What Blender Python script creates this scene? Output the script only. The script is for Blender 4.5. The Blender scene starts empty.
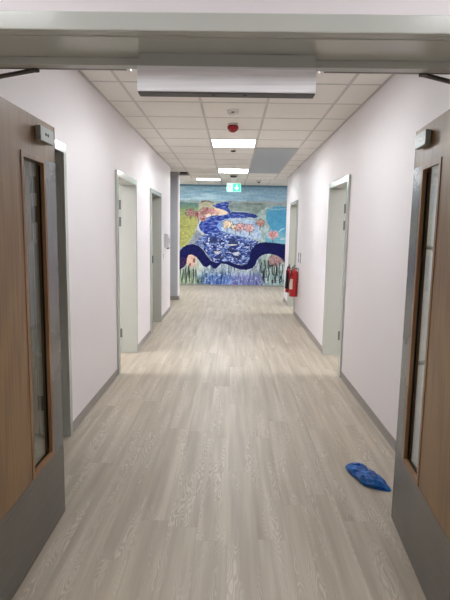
import bpy, math, random
import numpy as np
from mathutils import Vector, Matrix

random.seed(7)
scene = bpy.context.scene
COL = scene.collection
PI = math.pi
XL, XR, H = -1.157, 1.156, 2.6345      # corridor walls and ceiling height
WT = 0.20                               # partition thickness
YF0, YF1 = 1.375, 1.60                  # wall that carries the double doors
H2 = 2.725                             # ceiling over the lobby
HW = 2.76                              # walls run up past the ceiling
YM = 13.75                               # mural wall
GX, GY, GS = -0.908, 4.122, 0.6         # ceiling grid

# ------------------------------------------------------------------ materials
def lin(c):
    c = c / 255.0
    return c / 12.92 if c <= 0.04045 else ((c + 0.055) / 1.055) ** 2.4
def rgb(r, g, b):
    return (lin(r), lin(g), lin(b), 1.0)

class NT:
    def __init__(s, name):
        s.m = bpy.data.materials.new(name); s.m.use_nodes = True
        s.t = s.m.node_tree; s.b = s.t.nodes['Principled BSDF']
    def n(s, typ, **kw):
        o = s.t.nodes.new(typ)
        for k, v in kw.items():
            if k[:2] == 'i_':
                key = k[2:]
                key = int(key) if key.isdigit() else key.replace('_', ' ')
                s.set(o.inputs[key], v)
            else:
                setattr(o, k, v)
        return o
    def set(s, inp, v):
        if isinstance(v, bpy.types.NodeSocket): s.t.links.new(v, inp)
        else: inp.default_value = v
    def math(s, op, a, b=None, c=None):
        o = s.t.nodes.new('ShaderNodeMath'); o.operation = op
        for i, v in enumerate((a, b, c)):
            if v is not None: s.set(o.inputs[i], v)
        return o.outputs[0]
    def ramp(s, fac, stops):
        o = s.t.nodes.new('ShaderNodeValToRGB'); s.set(o.inputs[0], fac)
        e = o.color_ramp.elements
        while len(e) < len(stops): e.new(0.5)
        for i, (p, c) in enumerate(stops):
            e[i].position = p; e[i].color = c
        return o.outputs[0]
    def mix(s, fac, a, b, blend='MIX'):
        o = s.t.nodes.new('ShaderNodeMix'); o.data_type = 'RGBA'; o.blend_type = blend
        s.set(o.inputs[0], fac); s.set(o.inputs[6], a); s.set(o.inputs[7], b)
        return o.outputs[2]
    def noise(s, vec, scale, detail=2, rough=0.5):
        o = s.n('ShaderNodeTexNoise'); s.set(o.inputs['Vector'], vec)
        o.inputs['Scale'].default_value = scale; o.inputs['Detail'].default_value = detail
        o.inputs['Roughness'].default_value = rough
        return o.outputs['Fac']
    def coord(s, which='Object'):
        return s.n('ShaderNodeTexCoord').outputs[which]
    def scaled(s, vec, sx, sy, sz):
        o = s.n('ShaderNodeMapping'); s.set(o.inputs['Vector'], vec)
        o.inputs['Scale'].default_value = (sx, sy, sz)
        return o.outputs[0]
    def bump(s, h, strength, dist=0.001):
        o = s.n('ShaderNodeBump'); s.set(o.inputs['Height'], h)
        o.inputs['Strength'].default_value = strength; o.inputs['Distance'].default_value = dist
        s.t.links.new(o.outputs[0], s.b.inputs['Normal'])

def paint(name, c, rough=0.5, var=0.03, scale=3.0, metal=0.0, bump=0.0, spec=0.5, coat=0.0):
    k = NT(name); co = k.coord()
    f = k.noise(co, scale, 4)
    d = tuple(max(0, x * (1 - var)) for x in c[:3]) + (1,)
    l = tuple(min(1, x * (1 + var)) for x in c[:3]) + (1,)
    k.set(k.b.inputs['Base Color'], k.ramp(f, [(0.3, d), (0.7, l)]))
    k.b.inputs['Roughness'].default_value = rough
    k.b.inputs['Metallic'].default_value = metal
    k.b.inputs['Specular IOR Level'].default_value = spec
    k.b.inputs['Coat Weight'].default_value = coat
    if bump: k.bump(k.noise(co, 220, 2), bump)
    return k.m

def emis(name, c, strength):
    k = NT(name)
    k.b.inputs['Base Color'].default_value = c
    k.b.inputs['Emission Color'].default_value = c
    k.b.inputs['Emission Strength'].default_value = strength
    k.b.inputs['Roughness'].default_value = 0.5
    return k.m

M = {}
M['wall'] = paint('wall_paint', rgb(228, 223, 225), 0.5, 0.012, 1.2, bump=0.15, spec=0.35)
M['frame'] = paint('sage_gloss_paint', rgb(187, 190, 183), 0.16, 0.015, 2.0, spec=0.5)
M['skirt'] = paint('grey_vinyl_skirting', rgb(140, 134, 128), 0.4, 0.05, 6)
M['tee'] = paint('ceiling_tee_paint', rgb(198, 195, 191), 0.5, 0.02, 5)
M['void'] = paint('dark_void', rgb(26, 26, 28), 0.9, 0.1, 3)
M['white'] = paint('white_plastic', rgb(225, 224, 220), 0.35, 0.01, 10)
M['offwhite'] = paint('grey_white_plastic', rgb(196, 194, 196), 0.35, 0.02, 10)
M['black'] = paint('black_plastic', rgb(22, 22, 24), 0.4, 0.05, 10)
M['dark'] = paint('dark_grey_plastic', rgb(62, 62, 62), 0.45, 0.05, 10)
M['red'] = paint('red_enamel', rgb(178, 24, 30), 0.28, 0.05, 8, coat=0.3)
M['darkred'] = paint('dark_red_plastic', rgb(150, 18, 28), 0.25, 0.05, 8)
M['panel'] = paint('blue_grey_panel_paint', rgb(172, 177, 180), 0.4, 0.02, 2)
M['leafroom'] = paint('room_door_paint', rgb(172, 150, 124), 0.4, 0.03, 2)
M['chrome'] = paint('satin_steel', rgb(190, 190, 188), 0.28, 0.03, 12, metal=0.95)
M['gasket'] = paint('black_glazing_gasket', rgb(24, 22, 20), 0.6, 0.05, 10)
M['arm'] = paint('dark_bronze_metal', rgb(88, 80, 74), 0.4, 0.05, 10, metal=0.6)
M['plate'] = paint('grey_metal_plate', rgb(150, 156, 152), 0.35, 0.03, 14, metal=0.35)
M['hinge'] = paint('dull_grey_hinge', rgb(104, 104, 100), 0.4, 0.05, 20, metal=0.4)
M['armdark'] = paint('closer_arm_metal', rgb(70, 64, 60), 0.4, 0.05, 10, metal=0.4)
M['label'] = paint('paper_label', rgb(215, 205, 190), 0.5, 0.03, 30)
M['lamp'] = emis('luminaire_diffuser', (0.94, 0.97, 1.0, 1), 14.5)
M['lampnear'] = emis('near_luminaire_diffuser', (0.94, 0.97, 1.0, 1), 10.5)
M['lamproom'] = emis('room_luminaire_diffuser', (0.95, 0.98, 1.0, 1), 35.0)
M['lampmid'] = emis('near_room_luminaire_diffuser', (0.95, 0.98, 1.0, 1), 25.0)
M['lampdim'] = emis('dim_room_luminaire_diffuser', (1.0, 0.98, 0.93, 1), 3.0)
M['lampfar'] = emis('lobby_luminaire_diffuser', (0.91, 0.96, 1.0, 1), 18.0)
M['lampback'] = emis('entrance_luminaire_diffuser', (0.96, 0.97, 1.0, 1), 10.4)
M['signwhite'] = emis('lit_sign_white', rgb(190, 255, 232), 0.42)
M['signgreen'] = emis('lit_sign_green', rgb(50, 212, 168), 0.34)
M['signman'] = emis('lit_sign_man', rgb(110, 232, 196), 0.38)

def brushed(name, c, rough, axis, metal=0.9, bmp=0.12):
    k = NT(name); co = k.coord()
    s = {'x': (3, 160, 160), 'y': (160, 3, 160), 'z': (160, 160, 3)}[axis]
    f = k.noise(k.scaled(co, *s), 1.0, 3)
    g = k.noise(co, 3.0, 4)
    d = tuple(x * 0.86 for x in c[:3]) + (1,); l = tuple(min(1, x * 1.12) for x in c[:3]) + (1,)
    base = k.ramp(f, [(0.25, d), (0.75, l)])
    k.set(k.b.inputs['Base Color'], base)
    k.b.inputs['Metallic'].default_value = metal
    r = k.math('ADD', k.math('MULTIPLY', g, 0.16), rough - 0.08)
    k.set(k.b.inputs['Roughness'], r)
    k.bump(f, bmp, 0.0003)
    return k.m
M['steel'] = brushed('brushed_steel_plate', rgb(130, 127, 124), 0.36, 'x')
M['alu'] = brushed('brushed_aluminium', rgb(238, 238, 240), 0.45, 'x', 0.15)
M['edge'] = brushed('brushed_steel_edge_plate', rgb(120, 121, 124), 0.26, 'z', bmp=0.03)

# ceiling tile: mineral fibre, fine pin speckle
k = NT('mineral_fibre_tile'); co = k.coord()
sp = k.noise(co, 260, 3, 0.7)
big = k.noise(co, 1.6, 3)
base = k.ramp(sp, [(0.30, rgb(214, 211, 205)), (0.46, rgb(238, 235, 229)), (0.8, rgb(242, 239, 234))])
tone = k.ramp(big, [(0.3, (0.95, 0.95, 0.95, 1)), (0.7, (1, 1, 1, 1))])
k.set(k.b.inputs['Base Color'], k.mix(1.0, base, tone, 'MULTIPLY'))
k.b.inputs['Roughness'].default_value = 0.85
k.bump(sp, 0.3)
M['tile'] = k.m

# oak veneer on the leaves, grain runs vertically (local z)
def veneer(name, dark, mid, light):
    k = NT(name); co = k.coord()
    warp = k.noise(k.scaled(co, 1.6, 1.6, 0.45), 1.0, 2)
    st = k.noise(k.scaled(co, 70, 70, 1.4), 1.0, 4, 0.6)
    fl = k.noise(k.scaled(co, 9, 9, 0.5), 1.0, 3)
    wv = k.math('MULTIPLY', k.math('ADD', k.math('SINE', k.math('MULTIPLY', k.math('ADD', warp, k.math('MULTIPLY', fl, 0.25)), 60)), 1), 0.5)
    f = k.math('ADD', k.math('MULTIPLY', st, 0.75), k.math('MULTIPLY', wv, 0.2))
    k.set(k.b.inputs['Base Color'], k.ramp(f, [(0.25, dark), (0.5, mid), (0.75, light)]))
    k.b.inputs['Roughness'].default_value = 0.36
    k.bump(st, 0.1, 0.0004)
    return k.m
M['oak'] = veneer('oak_veneer', rgb(112, 82, 47), rgb(131, 99, 60), rgb(146, 114, 74))
M['bead'] = veneer('oak_glazing_bead', rgb(120, 84, 52), rgb(140, 102, 67), rgb(158, 120, 82))

# floor: vinyl oak planks running along the corridor
k = NT('vinyl_oak_planks'); co = k.coord()
sep = k.n('ShaderNodeSeparateXYZ'); k.set(sep.inputs[0], co)
x, y = sep.outputs[0], sep.outputs[1]
PW, PL = 0.15, 1.22
xi = k.math('FLOOR', k.math('DIVIDE', x, PW))
w1 = k.n('ShaderNodeTexWhiteNoise', noise_dimensions='1D'); k.set(w1.inputs['W'], xi)
yy = k.math('ADD', k.math('DIVIDE', y, PL), w1.outputs['Value'])
yi = k.math('FLOOR', yy)
cb = k.n('ShaderNodeCombineXYZ'); k.set(cb.inputs[0], xi); k.set(cb.inputs[1], yi)
w2 = k.n('ShaderNodeTexWhiteNoise', noise_dimensions='2D'); k.set(w2.inputs['Vector'], cb.outputs[0])
rnd = w2.outputs['Value']
off = k.math('MULTIPLY', rnd, 37.0)
gv = k.n('ShaderNodeCombineXYZ')
k.set(gv.inputs[0], k.math('MULTIPLY', x, 13.0)); k.set(gv.inputs[1], k.math('MULTIPLY', y, 2.3)); k.set(gv.inputs[2], off)
cont = k.noise(gv.outputs[0], 1.0, 2.4, 0.42)
lines = k.math('MULTIPLY', k.math('ADD', k.math('SINE', k.math('MULTIPLY', cont, 140.0)), 1.0), 0.5)
lines = k.math('POWER', lines, 1.6)
mv = k.n('ShaderNodeCombineXYZ')
k.set(mv.inputs[0], k.math('MULTIPLY', x, 13.0)); k.set(mv.inputs[1], k.math('MULTIPLY', y, 1.1)); k.set(mv.inputs[2], k.math('ADD', off, 11.0))
mask = k.ramp(k.noise(mv.outputs[0], 1.0, 1), [(0.45, (0, 0, 0, 1)), (0.66, (1, 1, 1, 1))])
fv = k.n('ShaderNodeCombineXYZ')
k.set(fv.inputs[0], k.math('MULTIPLY', x, 95.0)); k.set(fv.inputs[1], k.math('MULTIPLY', y, 2.2)); k.set(fv.inputs[2], off)
fine = k.noise(fv.outputs[0], 1.0, 4, 0.6)
sv = k.n('ShaderNodeCombineXYZ')
k.set(sv.inputs[0], k.math('MULTIPLY', x, 16.0)); k.set(sv.inputs[1], k.math('MULTIPLY', y, 0.7)); k.set(sv.inputs[2], off)
soft = k.noise(sv.outputs[0], 1.0, 3, 0.55)
c0 = k.ramp(soft, [(0.24, rgb(148, 136, 119)), (0.5, rgb(169, 158, 141)), (0.70, rgb(186, 176, 160))])
c1 = k.mix(k.math('MULTIPLY', k.math('SUBTRACT', 1.0, fine), 0.5), c0, rgb(158, 147, 134))
c2 = k.mix(k.math('MULTIPLY', k.math('MULTIPLY', lines, mask), 0.36), c1, rgb(222, 215, 205))
tone = k.ramp(rnd, [(0.0, (0.965, 0.965, 0.96, 1)), (1.0, (1.03, 1.03, 1.025, 1))])
c3 = k.mix(1.0, c2, tone, 'MULTIPLY')
fx = k.math('FRACT', k.math('DIVIDE', x, PW)); fy = k.math('FRACT', yy)
ex = k.math('MINIMUM', fx, k.math('SUBTRACT', 1.0, fx))
ey = k.math('MINIMUM', fy, k.math('SUBTRACT', 1.0, fy))
seam = k.math('MAXIMUM', k.math('LESS_THAN', ex, 0.009), k.math('LESS_THAN', ey, 0.0012))
c4 = k.mix(k.math('MULTIPLY', seam, 0.16), c3, rgb(110, 98, 86))
k.set(k.b.inputs['Base Color'], c4)
k.b.inputs['Roughness'].default_value = 0.44
k.b.inputs['Specular IOR Level'].default_value = 0.42
k.bump(fine, 0.12, 0.0006)
M['floor'] = k.m

# glass: clear pane with a weak green tint and fresnel reflection
k = NT('vision_glass'); t = k.t; t.nodes.remove(k.b)
tr = t.nodes.new('ShaderNodeBsdfTransparent'); tr.inputs[0].default_value = (0.80, 0.84, 0.82, 1)
gl = t.nodes.new('ShaderNodeBsdfGlossy'); gl.inputs['Roughness'].default_value = 0.02
lw = t.nodes.new('ShaderNodeLayerWeight'); lw.inputs[0].default_value = 0.5
pw = t.nodes.new('ShaderNodeMath'); pw.operation = 'POWER'; t.links.new(lw.outputs['Facing'], pw.inputs[0]); pw.inputs[1].default_value = 5.0
fr = t.nodes.new('ShaderNodeMath'); fr.operation = 'MULTIPLY_ADD'; t.links.new(pw.outputs[0], fr.inputs[0]); fr.inputs[1].default_value = 0.9; fr.inputs[2].default_value = 0.04
mx = t.nodes.new('ShaderNodeMixShader')
nz = t.nodes.new('ShaderNodeTexNoise'); nz.inputs['Scale'].default_value = 2.0
t.links.new(fr.outputs[0], mx.inputs[0]); t.links.new(tr.outputs[0], mx.inputs[1]); t.links.new(gl.outputs[0], mx.inputs[2])
t.links.new(mx.outputs[0], t.nodes['Material Output'].inputs[0])
M['glass'] = k.m

# blue polythene overshoe
k = NT('blue_polythene'); co = k.coord()
f = k.noise(k.scaled(co, 30, 14, 30), 1.0, 4, 0.6)
k.set(k.b.inputs['Base Color'], k.ramp(f, [(0.3, rgb(0, 44, 108)), (0.5, rgb(0, 78, 158)), (0.72, rgb(30, 140, 215))]))
k.b.inputs['Roughness'].default_value = 0.3
k.b.inputs['Subsurface Weight'].default_value = 0.1
k.b.inputs['Subsurface Radius'].default_value = (0.01, 0.02, 0.05)
k.bump(k.noise(co, 75, 4, 0.7), 1.0, 0.007)
M['blue'] = k.m

# mural paint: colours come from the painted picture stored per vertex
k = NT('mural_paint'); at = k.n('ShaderNodeAttribute', attribute_name='paint')
co = k.coord()
br = k.noise(k.scaled(co, 20, 20, 60), 1.0, 3)
k.set(k.b.inputs['Base Color'], at.outputs['Color'])
k.b.inputs['Roughness'].default_value = 0.75
k.b.inputs['Specular IOR Level'].default_value = 0.2
k.bump(br, 0.2, 0.002)
M['mural'] = k.m

# ------------------------------------------------------------------ mesh helpers
W = {}
class MB:
    def __init__(s): s.v = []; s.f = []; s.sm = []
    def add(s, vs, fs, smooth=False):
        n = len(s.v); s.v += [tuple(p) for p in vs]
        for f in fs: s.f.append(tuple(i + n for i in f)); s.sm.append(smooth)
        return s
    def box(s, x0, x1, y0, y1, z0, z1):
        x0, x1 = min(x0, x1), max(x0, x1); y0, y1 = min(y0, y1), max(y0, y1); z0, z1 = min(z0, z1), max(z0, z1)
        return s.add([(x0, y0, z0), (x1, y0, z0), (x1, y1, z0), (x0, y1, z0), (x0, y0, z1), (x1, y0, z1), (x1, y1, z1), (x0, y1, z1)],
                     [(0, 3, 2, 1), (4, 5, 6, 7), (0, 1, 5, 4), (1, 2, 6, 5), (2, 3, 7, 6), (3, 0, 4, 7)])
    def lathe(s, prof, c=(0, 0, 0), n=28, axis='z', caps=True):
        vs = []
        for (r, h) in prof:
            for i in range(n):
                a = 2 * PI * i / n; u, v = r * math.cos(a), r * math.sin(a)
                p = {'z': (u, v, h), 'x': (h, u, v), 'y': (v, h, u)}[axis]
                vs.append((p[0] + c[0], p[1] + c[1], p[2] + c[2]))
        fs = []
        for j in range(len(prof) - 1):
            for i in range(n):
                k2 = (i + 1) % n
                fs.append((j * n + i, j * n + k2, (j + 1) * n + k2, (j + 1) * n + i))
        s.add(vs, fs, True)
        if caps:
            m = len(s.v) - len(vs)
            s.f.append(tuple(m + i for i in reversed(range(n)))); s.sm.append(False)
            e = m + (len(prof) - 1) * n
            s.f.append(tuple(e + i for i in range(n))); s.sm.append(False)
        return s
    def tube(s, pts, r, n=12):
        pts = [Vector(p) for p in pts]; vs = []
        up = Vector((0.13, 0.21, 1)).normalized()
        for i, p in enumerate(pts):
            d = (pts[min(i + 1, len(pts) - 1)] - pts[max(i - 1, 0)]).normalized()
            a = d.cross(up)
            if a.length < 1e-3: a = d.cross(Vector((1, 0, 0)))
            a.normalize(); b = d.cross(a).normalized()
            up = (b * -1) if b.dot(up) < 0 else b
            up = -b if False else up
            for j in range(n):
                t_ = 2 * PI * j / n
                vs.append(p + a * (r * math.cos(t_)) + b * (r * math.sin(t_)))
        fs = []
        for i in range(len(pts) - 1):
            for j in range(n):
                q = (j + 1) % n
                fs.append((i * n + j, i * n + q, (i + 1) * n + q, (i + 1) * n + j))
        fs.append(tuple(reversed(range(n)))); fs.append(tuple((len(pts) - 1) * n + j for j in range(n)))
        return s.add(vs, fs, True)
    def prism(s, poly, t0, t1, plane='xz'):
        n = len(poly)
        def P(u, v, w): return (u, w, v) if plane == 'xz' else ((u, v, w) if plane == 'xy' else (w, u, v))
        vs = [P(u, v, t0) for u, v in poly] + [P(u, v, t1) for u, v in poly]
        fs = [tuple(range(n)), tuple(reversed(range(n, 2 * n)))]
        fs += [(i, i + n, (i + 1) % n + n, (i + 1) % n) for i in range(n)]
        return s.add(vs, fs)
    def build(s, name, mat, parent=None, origin=None, bevel=0.0, seg=2, base=False):
        vs = np.array(s.v, float)
        if origin is None:
            if parent is not None: origin = W[parent]
            elif base:
                origin = Vector(((vs[:, 0].min() + vs[:, 0].max()) / 2, (vs[:, 1].min() + vs[:, 1].max()) / 2, vs[:, 2].min()))
            else: origin = Vector((0, 0, 0))
        me = bpy.data.meshes.new(name)
        me.from_pydata([tuple(Vector(v) - Vector(origin)) for v in s.v], [], s.f)
        me.polygons.foreach_set('use_smooth', s.sm)
        import bmesh
        bm = bmesh.new(); bm.from_mesh(me); bmesh.ops.recalc_face_normals(bm, faces=bm.faces); bm.to_mesh(me); bm.free()
        me.update()
        o = bpy.data.objects.new(name, me); COL.objects.link(o)
        me.materials.append(mat)
        W[o] = Vector(origin)
        if parent is not None:
            o.parent = parent; o.location = Vector(origin) - W[parent]
        else: o.location = origin
        if bevel:
            b = o.modifiers.new('bevel', 'BEVEL'); b.width = bevel; b.segments = seg; b.limit_method = 'ANGLE'; b.angle_limit = 0.6
            b.harden_normals = False
        return o

def empty(name, loc):
    o = bpy.data.objects.new(name, None); COL.objects.link(o); o.location = loc
    o.empty_display_size = 0.1; W[o] = Vector(loc); return o
def tag(o, label, cat, group=None):
    o['label'] = label; o['category'] = cat
    if group: o['group'] = group
    return o
def struct(o):
    o['kind'] = 'structure'; return o

# ------------------------------------------------------------------ shell
X0, X1, Y0 = -4.4, 4.4, -3.2            # outer limits of what is built
struct(MB().box(X0, X1, Y0, YM + 0.2, -0.12, 0).build('floor', M['floor']))

DL = [(2.40, 3.475, 3), (4.985, 5.995, 1), (7.06, 8.085, 2)]     # left doorways (outer edges of the frames)
DR = [(5.075, 6.085, 1), (9.05, 10.095, 1)]                     # right doorways
FH = 2.06                                                     # outer height of a frame
CLR_N, CLR_F = 0.06, 0.05

def wall_with_openings(xa, xb, y0, y1, doors):
    m = MB(); y = y0
    for (a, b, *_ ) in doors:
        m.box(xa, xb, y, a + 0.03, 0, HW)
        m.box(xa, xb, a + 0.03, b - 0.03, FH - 0.03, HW)
        y = b - 0.03
    m.box(xa, xb, y, y1, 0, HW)
    return m
YLE, YRE = 9.36, 11.0
struct(wall_with_openings(XL - WT, XL, YF1, YLE, DL).build('wall_left', M['wall']))
struct(wall_with_openings(XR, XR + WT, YF1, YRE, DR).build('wall_right', M['wall']))
# wall that holds the double doors: reaches both sides of the opening and over it
OX0, OX1, OZ = -0.857, 0.815, 1.985
m = MB()
m.box(-2.2, OX0 - 0.03, YF0, YF1, 0, HW); m.box(OX1 + 0.03, 2.2, YF0, YF1, 0, HW)
m.box(OX0 - 0.03, OX1 + 0.03, YF0, YF1, OZ + 0.03, HW)
struct(m.build('wall_front', M['wall']))
# vestibule behind the viewer
struct(MB().box(-2.2, -2.0, Y0, YF0, 0, HW).box(2.0, 2.2, Y0, YF0, 0, HW).box(-2.0, 2.0, Y0 - 0.2, Y0, 0, HW).build('wall_vestibule', M['wall']))
# rooms on the left
m = MB()
for a, b in ((YF1, YF1 + 0.15), (4.05, 4.2), (6.6, 6.75), (YLE - 0.15, YLE)):
    m.box(X0, XL - WT, a, b, 0, HW)
m.box(X0 - 0.2, X0, YF1, YM + 0.2, 0, HW)
struct(m.build('wall_left_rooms', M['wall']))
m = MB()
for a, b in ((YF1, YF1 + 0.15), (4.05, 4.2), (6.9, 7.05), (YRE - 0.15, YRE)):
    m.box(XR + WT, X1, a, b, 0, HW)
m.box(X1, X1 + 0.2, YF1, YM + 0.2, 0, HW)
struct(m.build('wall_right_rooms', M['wall']))
# wall across the far side of the side passage, with its white end face
struct(MB().box(X0, -1.145, 10.72, 10.92, 0, HW).build('wall_passage', M['wall'], bevel=0.004))
M['dimwall'] = paint('dim_grey_wall_tone', rgb(176, 178, 184), 0.5, 0.02, 2)  # grey tone carries the dimness of the grazing light on this face
struct(MB().box(X0, -1.172, 10.716, 10.72, 0.0, HW).build('dim_wall_face_1', M['dimwall']))  # thin grey sheet over the wall, its weaker light put into the colour
struct(MB().box(X0, X1, YM, YM + 0.2, 0, HW).build('wall_back', M['wall']))

# skirtings
def skirt_runs(x, sgn, y0, y1, doors, m):
    y = y0
    prof = [(0, 0), (0.014, 0), (0.009, 0.010), (0.007, 0.060), (0.004, 0.066), (0, 0.066)]
    runs = []
    for (a, b, *_ ) in doors: runs.append((y, a)); y = b
    runs.append((y, y1))
    for a, b in runs:
        m.prism([(x + sgn * u, v) for u, v in prof], a, b, 'xz')
    return m
struct(skirt_runs(XL, 1, YF1, YLE, DL, MB()).build('baseboard_left', M['skirt']))
struct(skirt_runs(XR, -1, YF1, YRE, DR, MB()).build('baseboard_right', M['skirt']))
m = MB()
m.box(XL - WT, XL + 0.007, YLE, YLE + 0.007, 0, 0.078)
m.box(X0, -1.138, 10.708, 10.716, 0, 0.085); m.box(-1.145, -1.137, 10.708, 10.92, 0, 0.085)
m.box(XR - 0.007, X1, YRE, YRE + 0.007, 0, 0.078)
struct(m.build('baseboard_passage', M['skirt']))
struct(MB().box(X0, X1, YM - 0.012, YM, 0, 0.035).build('baseboard_back', M['skirt']))

# ceiling: tiles cell by cell, with the fittings' cells left out
def cell(i, j): return (GX + GS * i, GX + GS * (i + 1), GY + GS * j, GY + GS * (j + 1))
MISSING = {(-1, 10)}
LIGHTS = [(1, -1), (1, 4), (1, 9), (0, 13), (4, 12), (-3, 12)]
ROOM_LIGHTS = [(-4, 1), (6, 1), (6, 8), (-4, 6)]
PANEL = [(2, j) for j in range(5, 10)]
BACK = [(-1, -7), (3, -7)]
m = MB()
for j in range(-13, 16):
    for i in range(-7, 9):
        if (i, j) in MISSING or (i, j) in LIGHTS or (i, j) in ROOM_LIGHTS or (i, j) in PANEL or (i, j) in BACK: continue
        a, b, c, d = cell(i, j)
        if d < Y0 or c > YM + 0.1: continue
        hc = H2 if j >= 12 else H
        m.box(a + 0.006, b - 0.006, c + 0.006, d - 0.006, hc, hc + 0.015)
struct(m.build('ceiling', M['tile']))
m = MB()
for i in range(-7, 10):
    xx = GX + GS * i
    if X0 < xx < X1:
        m.box(xx - 0.012, xx + 0.012, Y0, GY + GS * 12, H - 0.003, H + 0.03)
        m.box(xx - 0.012, xx + 0.012, GY + GS * 12, YM, H2 - 0.003, H2 + 0.03)
for j in range(-12, 16):
    yy_ = GY + GS * j
    if j in (6, 7, 8, 9):
        m.box(X0, GX + GS * 2 + 0.012, yy_ - 0.011, yy_ + 0.011, H - 0.0022, H + 0.03); m.box(GX + GS * 3 - 0.012, X1, yy_ - 0.011, yy_ + 0.011, H - 0.0022, H + 0.03)
    elif yy_ < YM:
        hc = H2 if j > 12 else H
        m.box(X0, X1, yy_ - 0.011, yy_ + 0.011, hc - 0.0022, (H2 + 0.02) if j == 12 else hc + 0.03)
for xx, a, b in ((XL + 0.01, YF1, YLE), (XR - 0.01, YF1, YRE)):
    m.box(xx - 0.01, xx + 0.01, a, b, H - 0.004, H + 0.002)
# the tee across the long radiant panel is left out
struct(m.build('ceiling_grid', M['tee']))
struct(MB().box(X0 - 0.2, X1 + 0.2, Y0 - 0.2, YM + 0.2, H + 0.35, H + 0.42).build('ceiling_void', M['void']))

# ------------------------------------------------------------------ room doorways
def doorway(idx, side, a, b, hinge_far=True, FH=FH):
    """steel frame lining the opening; side -1 left wall, +1 right wall"""
    s = side
    xw = XL if s < 0 else XR
    P = 0.022                               # how far the frame stands proud of the wall
    xi = xw - s * P                         # corridor face
    xo = xw + s * WT                        # room face
    ca, cb_ = a + CLR_N, b - CLR_F          # clear opening
    ch = FH - 0.06
    m = MB()
    # face flanges
    m.box(xi, xw, a, ca, 0, FH); m.box(xi, xw, cb_, b, 0, FH); m.box(xi, xw, ca, cb_, ch, FH)
    # linings and stops
    xr = xo - s * 0.048
    m.box(xw, xr, a + 0.031, ca, 0, FH - 0.031); m.box(xw, xr, cb_, b - 0.031, 0, FH - 0.031)
    m.box(xw, xr, ca, cb_, ch, FH - 0.031)
    g = 0.014
    m.box(xr, xo, a + 0.031, ca - g, 0, FH - 0.031); m.box(xr, xo, cb_ + g, b - 0.031, 0, FH - 0.031)
    m.box(xr, xo, ca - g, cb_ + g, ch + g, FH - 0.031)
    # room side flange
    m.box(xo, xo + s * 0.012, a, a + 0.05, 0, FH); m.box(xo, xo + s * 0.012, cb_ + g + .02, b, 0, FH)
    m.box(xo, xo + s * 0.012, a + 0.05, cb_ + g + .02, ch + g + .01, FH)
    o = m.build('door_%d' % idx, M['frame'], origin=Vector((xw, (a + b) / 2, 0)), bevel=0.002)
    struct(o)
    # the leaf, swung open into the room
    yh = (cb_ + g) if hinge_far else (ca - g)
    sy = -1 if hinge_far else 1
    t = 0.044
    x_in = xo + s * 0.022
    lf = MB().box(x_in, x_in + s * 0.90, yh + sy * 0.006, yh + sy * (0.006) - sy * t, 0.008, ch).build('door_leaf', M['leafroom'], o, bevel=0.002)
    hm = MB()
    yk = yh + sy * 0.02
    for side_face in (0, 1):
        xx = x_in + s * (0.80)
        yo = (yh + sy * 0.006) if side_face == 0 else (yh + sy * 0.006 - sy * t)
        dy = sy * 0.05 if side_face == 0 else -sy * 0.05
        hm.tube([(xx, yo, 1.0), (xx, yo + dy, 1.0), (xx - s * 0.02, yo + dy * 1.1, 1.0), (xx - s * 0.11, yo + dy * 1.1, 1.0)], 0.009)
    hm.build('lever_handle', M['chrome'], lf)
    for z in (1.772, 1.575, 0.24):
        hb = MB()
        yf = yh
        hb.box(xr + s * 0.006, xo - s * 0.004, yf, yf - (-sy) * 0.003 if hinge_far else yf + 0.003, z - 0.055, z + 0.055)
        hb.lathe([(0.008, z - 0.055), (0.008, z + 0.055)], (xo + s * 0.008, yf + sy * 0.004, 0), 12)
        hb.build('hinge', M['hinge'], o)
    if not hinge_far:
        MB().box(xr - s * 0.045, xr - s * 0.01, cb_ - 0.002, cb_, 0.96, 1.08).build('strike_plate', M['dark'], o)
    return o
doorway(2, -1, DL[0][0], DL[0][1], FH=2.043)
doorway(3, -1, DL[1][0], DL[1][1])
doorway(4, -1, DL[2][0], DL[2][1], hinge_far=False)
doorway(5, 1, DR[0][0], DR[0][1])
doorway(6, 1, DR[1][0], DR[1][1], hinge_far=False)

# ------------------------------------------------------------------ double door frame
yn, yf_ = YF0 - 0.014, YF1 + 0.014
m = MB()
AW = 0.046
for ya, yb in ((yn, YF0), (YF1, yf_)):
    m.box(OX0 - AW, OX0, ya, yb, 0, OZ + AW); m.box(OX1, OX1 + AW, ya, yb, 0, OZ + AW)
    m.box(OX0, OX1, ya, yb, OZ, OZ + AW)
m.box(OX0 - 0.03, OX0, YF0, YF1, 0, OZ + 0.03); m.box(OX1, OX1 + 0.03, YF0, YF1, 0, OZ + 0.03)
m.box(OX0, OX1, YF0, YF1, OZ, OZ + 0.03)
fr_ = m.build('door_1', M['frame'], bevel=0.003)
struct(fr_)
m = MB()   # rounded bead that runs along the near edge of the head
m.box(OX0, OX1, 1.398, 1.408, OZ - 0.003, OZ); m.box(OX0, OX0 + .003, 1.398, 1.408, 0, OZ); m.box(OX1 - .003, OX1, 1.398, 1.408, 0, OZ)
m.build('frame_bead', M['frame'], fr_)
m = MB().box(OX0, OX1, 1.565, 1.60, OZ - 0.022, OZ)
m.box(OX0, OX0 + 0.012, 1.565, 1.60, 0, OZ - 0.022).box(OX1 - 0.005, OX1, 1.565, 1.60, 0, OZ - 0.022)
m.build('door_stop', M['frame'], fr_, bevel=0.002)
# slide channels of the closers, under the head
for n_, (xa, xb) in enumerate(((OX0 + 0.03, -0.330), (0.265, OX1 - 0.03))):
    ch_ = MB().box(xa, xb, 1.622, 1.640, OZ - 0.014, OZ + 0.008).build('slide_channel', M['arm'], fr_, bevel=0.001)
    xe = xb if n_ == 0 else xa
    MB().box(xe - 0.006, xe + 0.006, 1.618, 1.641, OZ - 0.016, OZ + 0.006).build('end_cap', M['white'], ch_)

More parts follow.
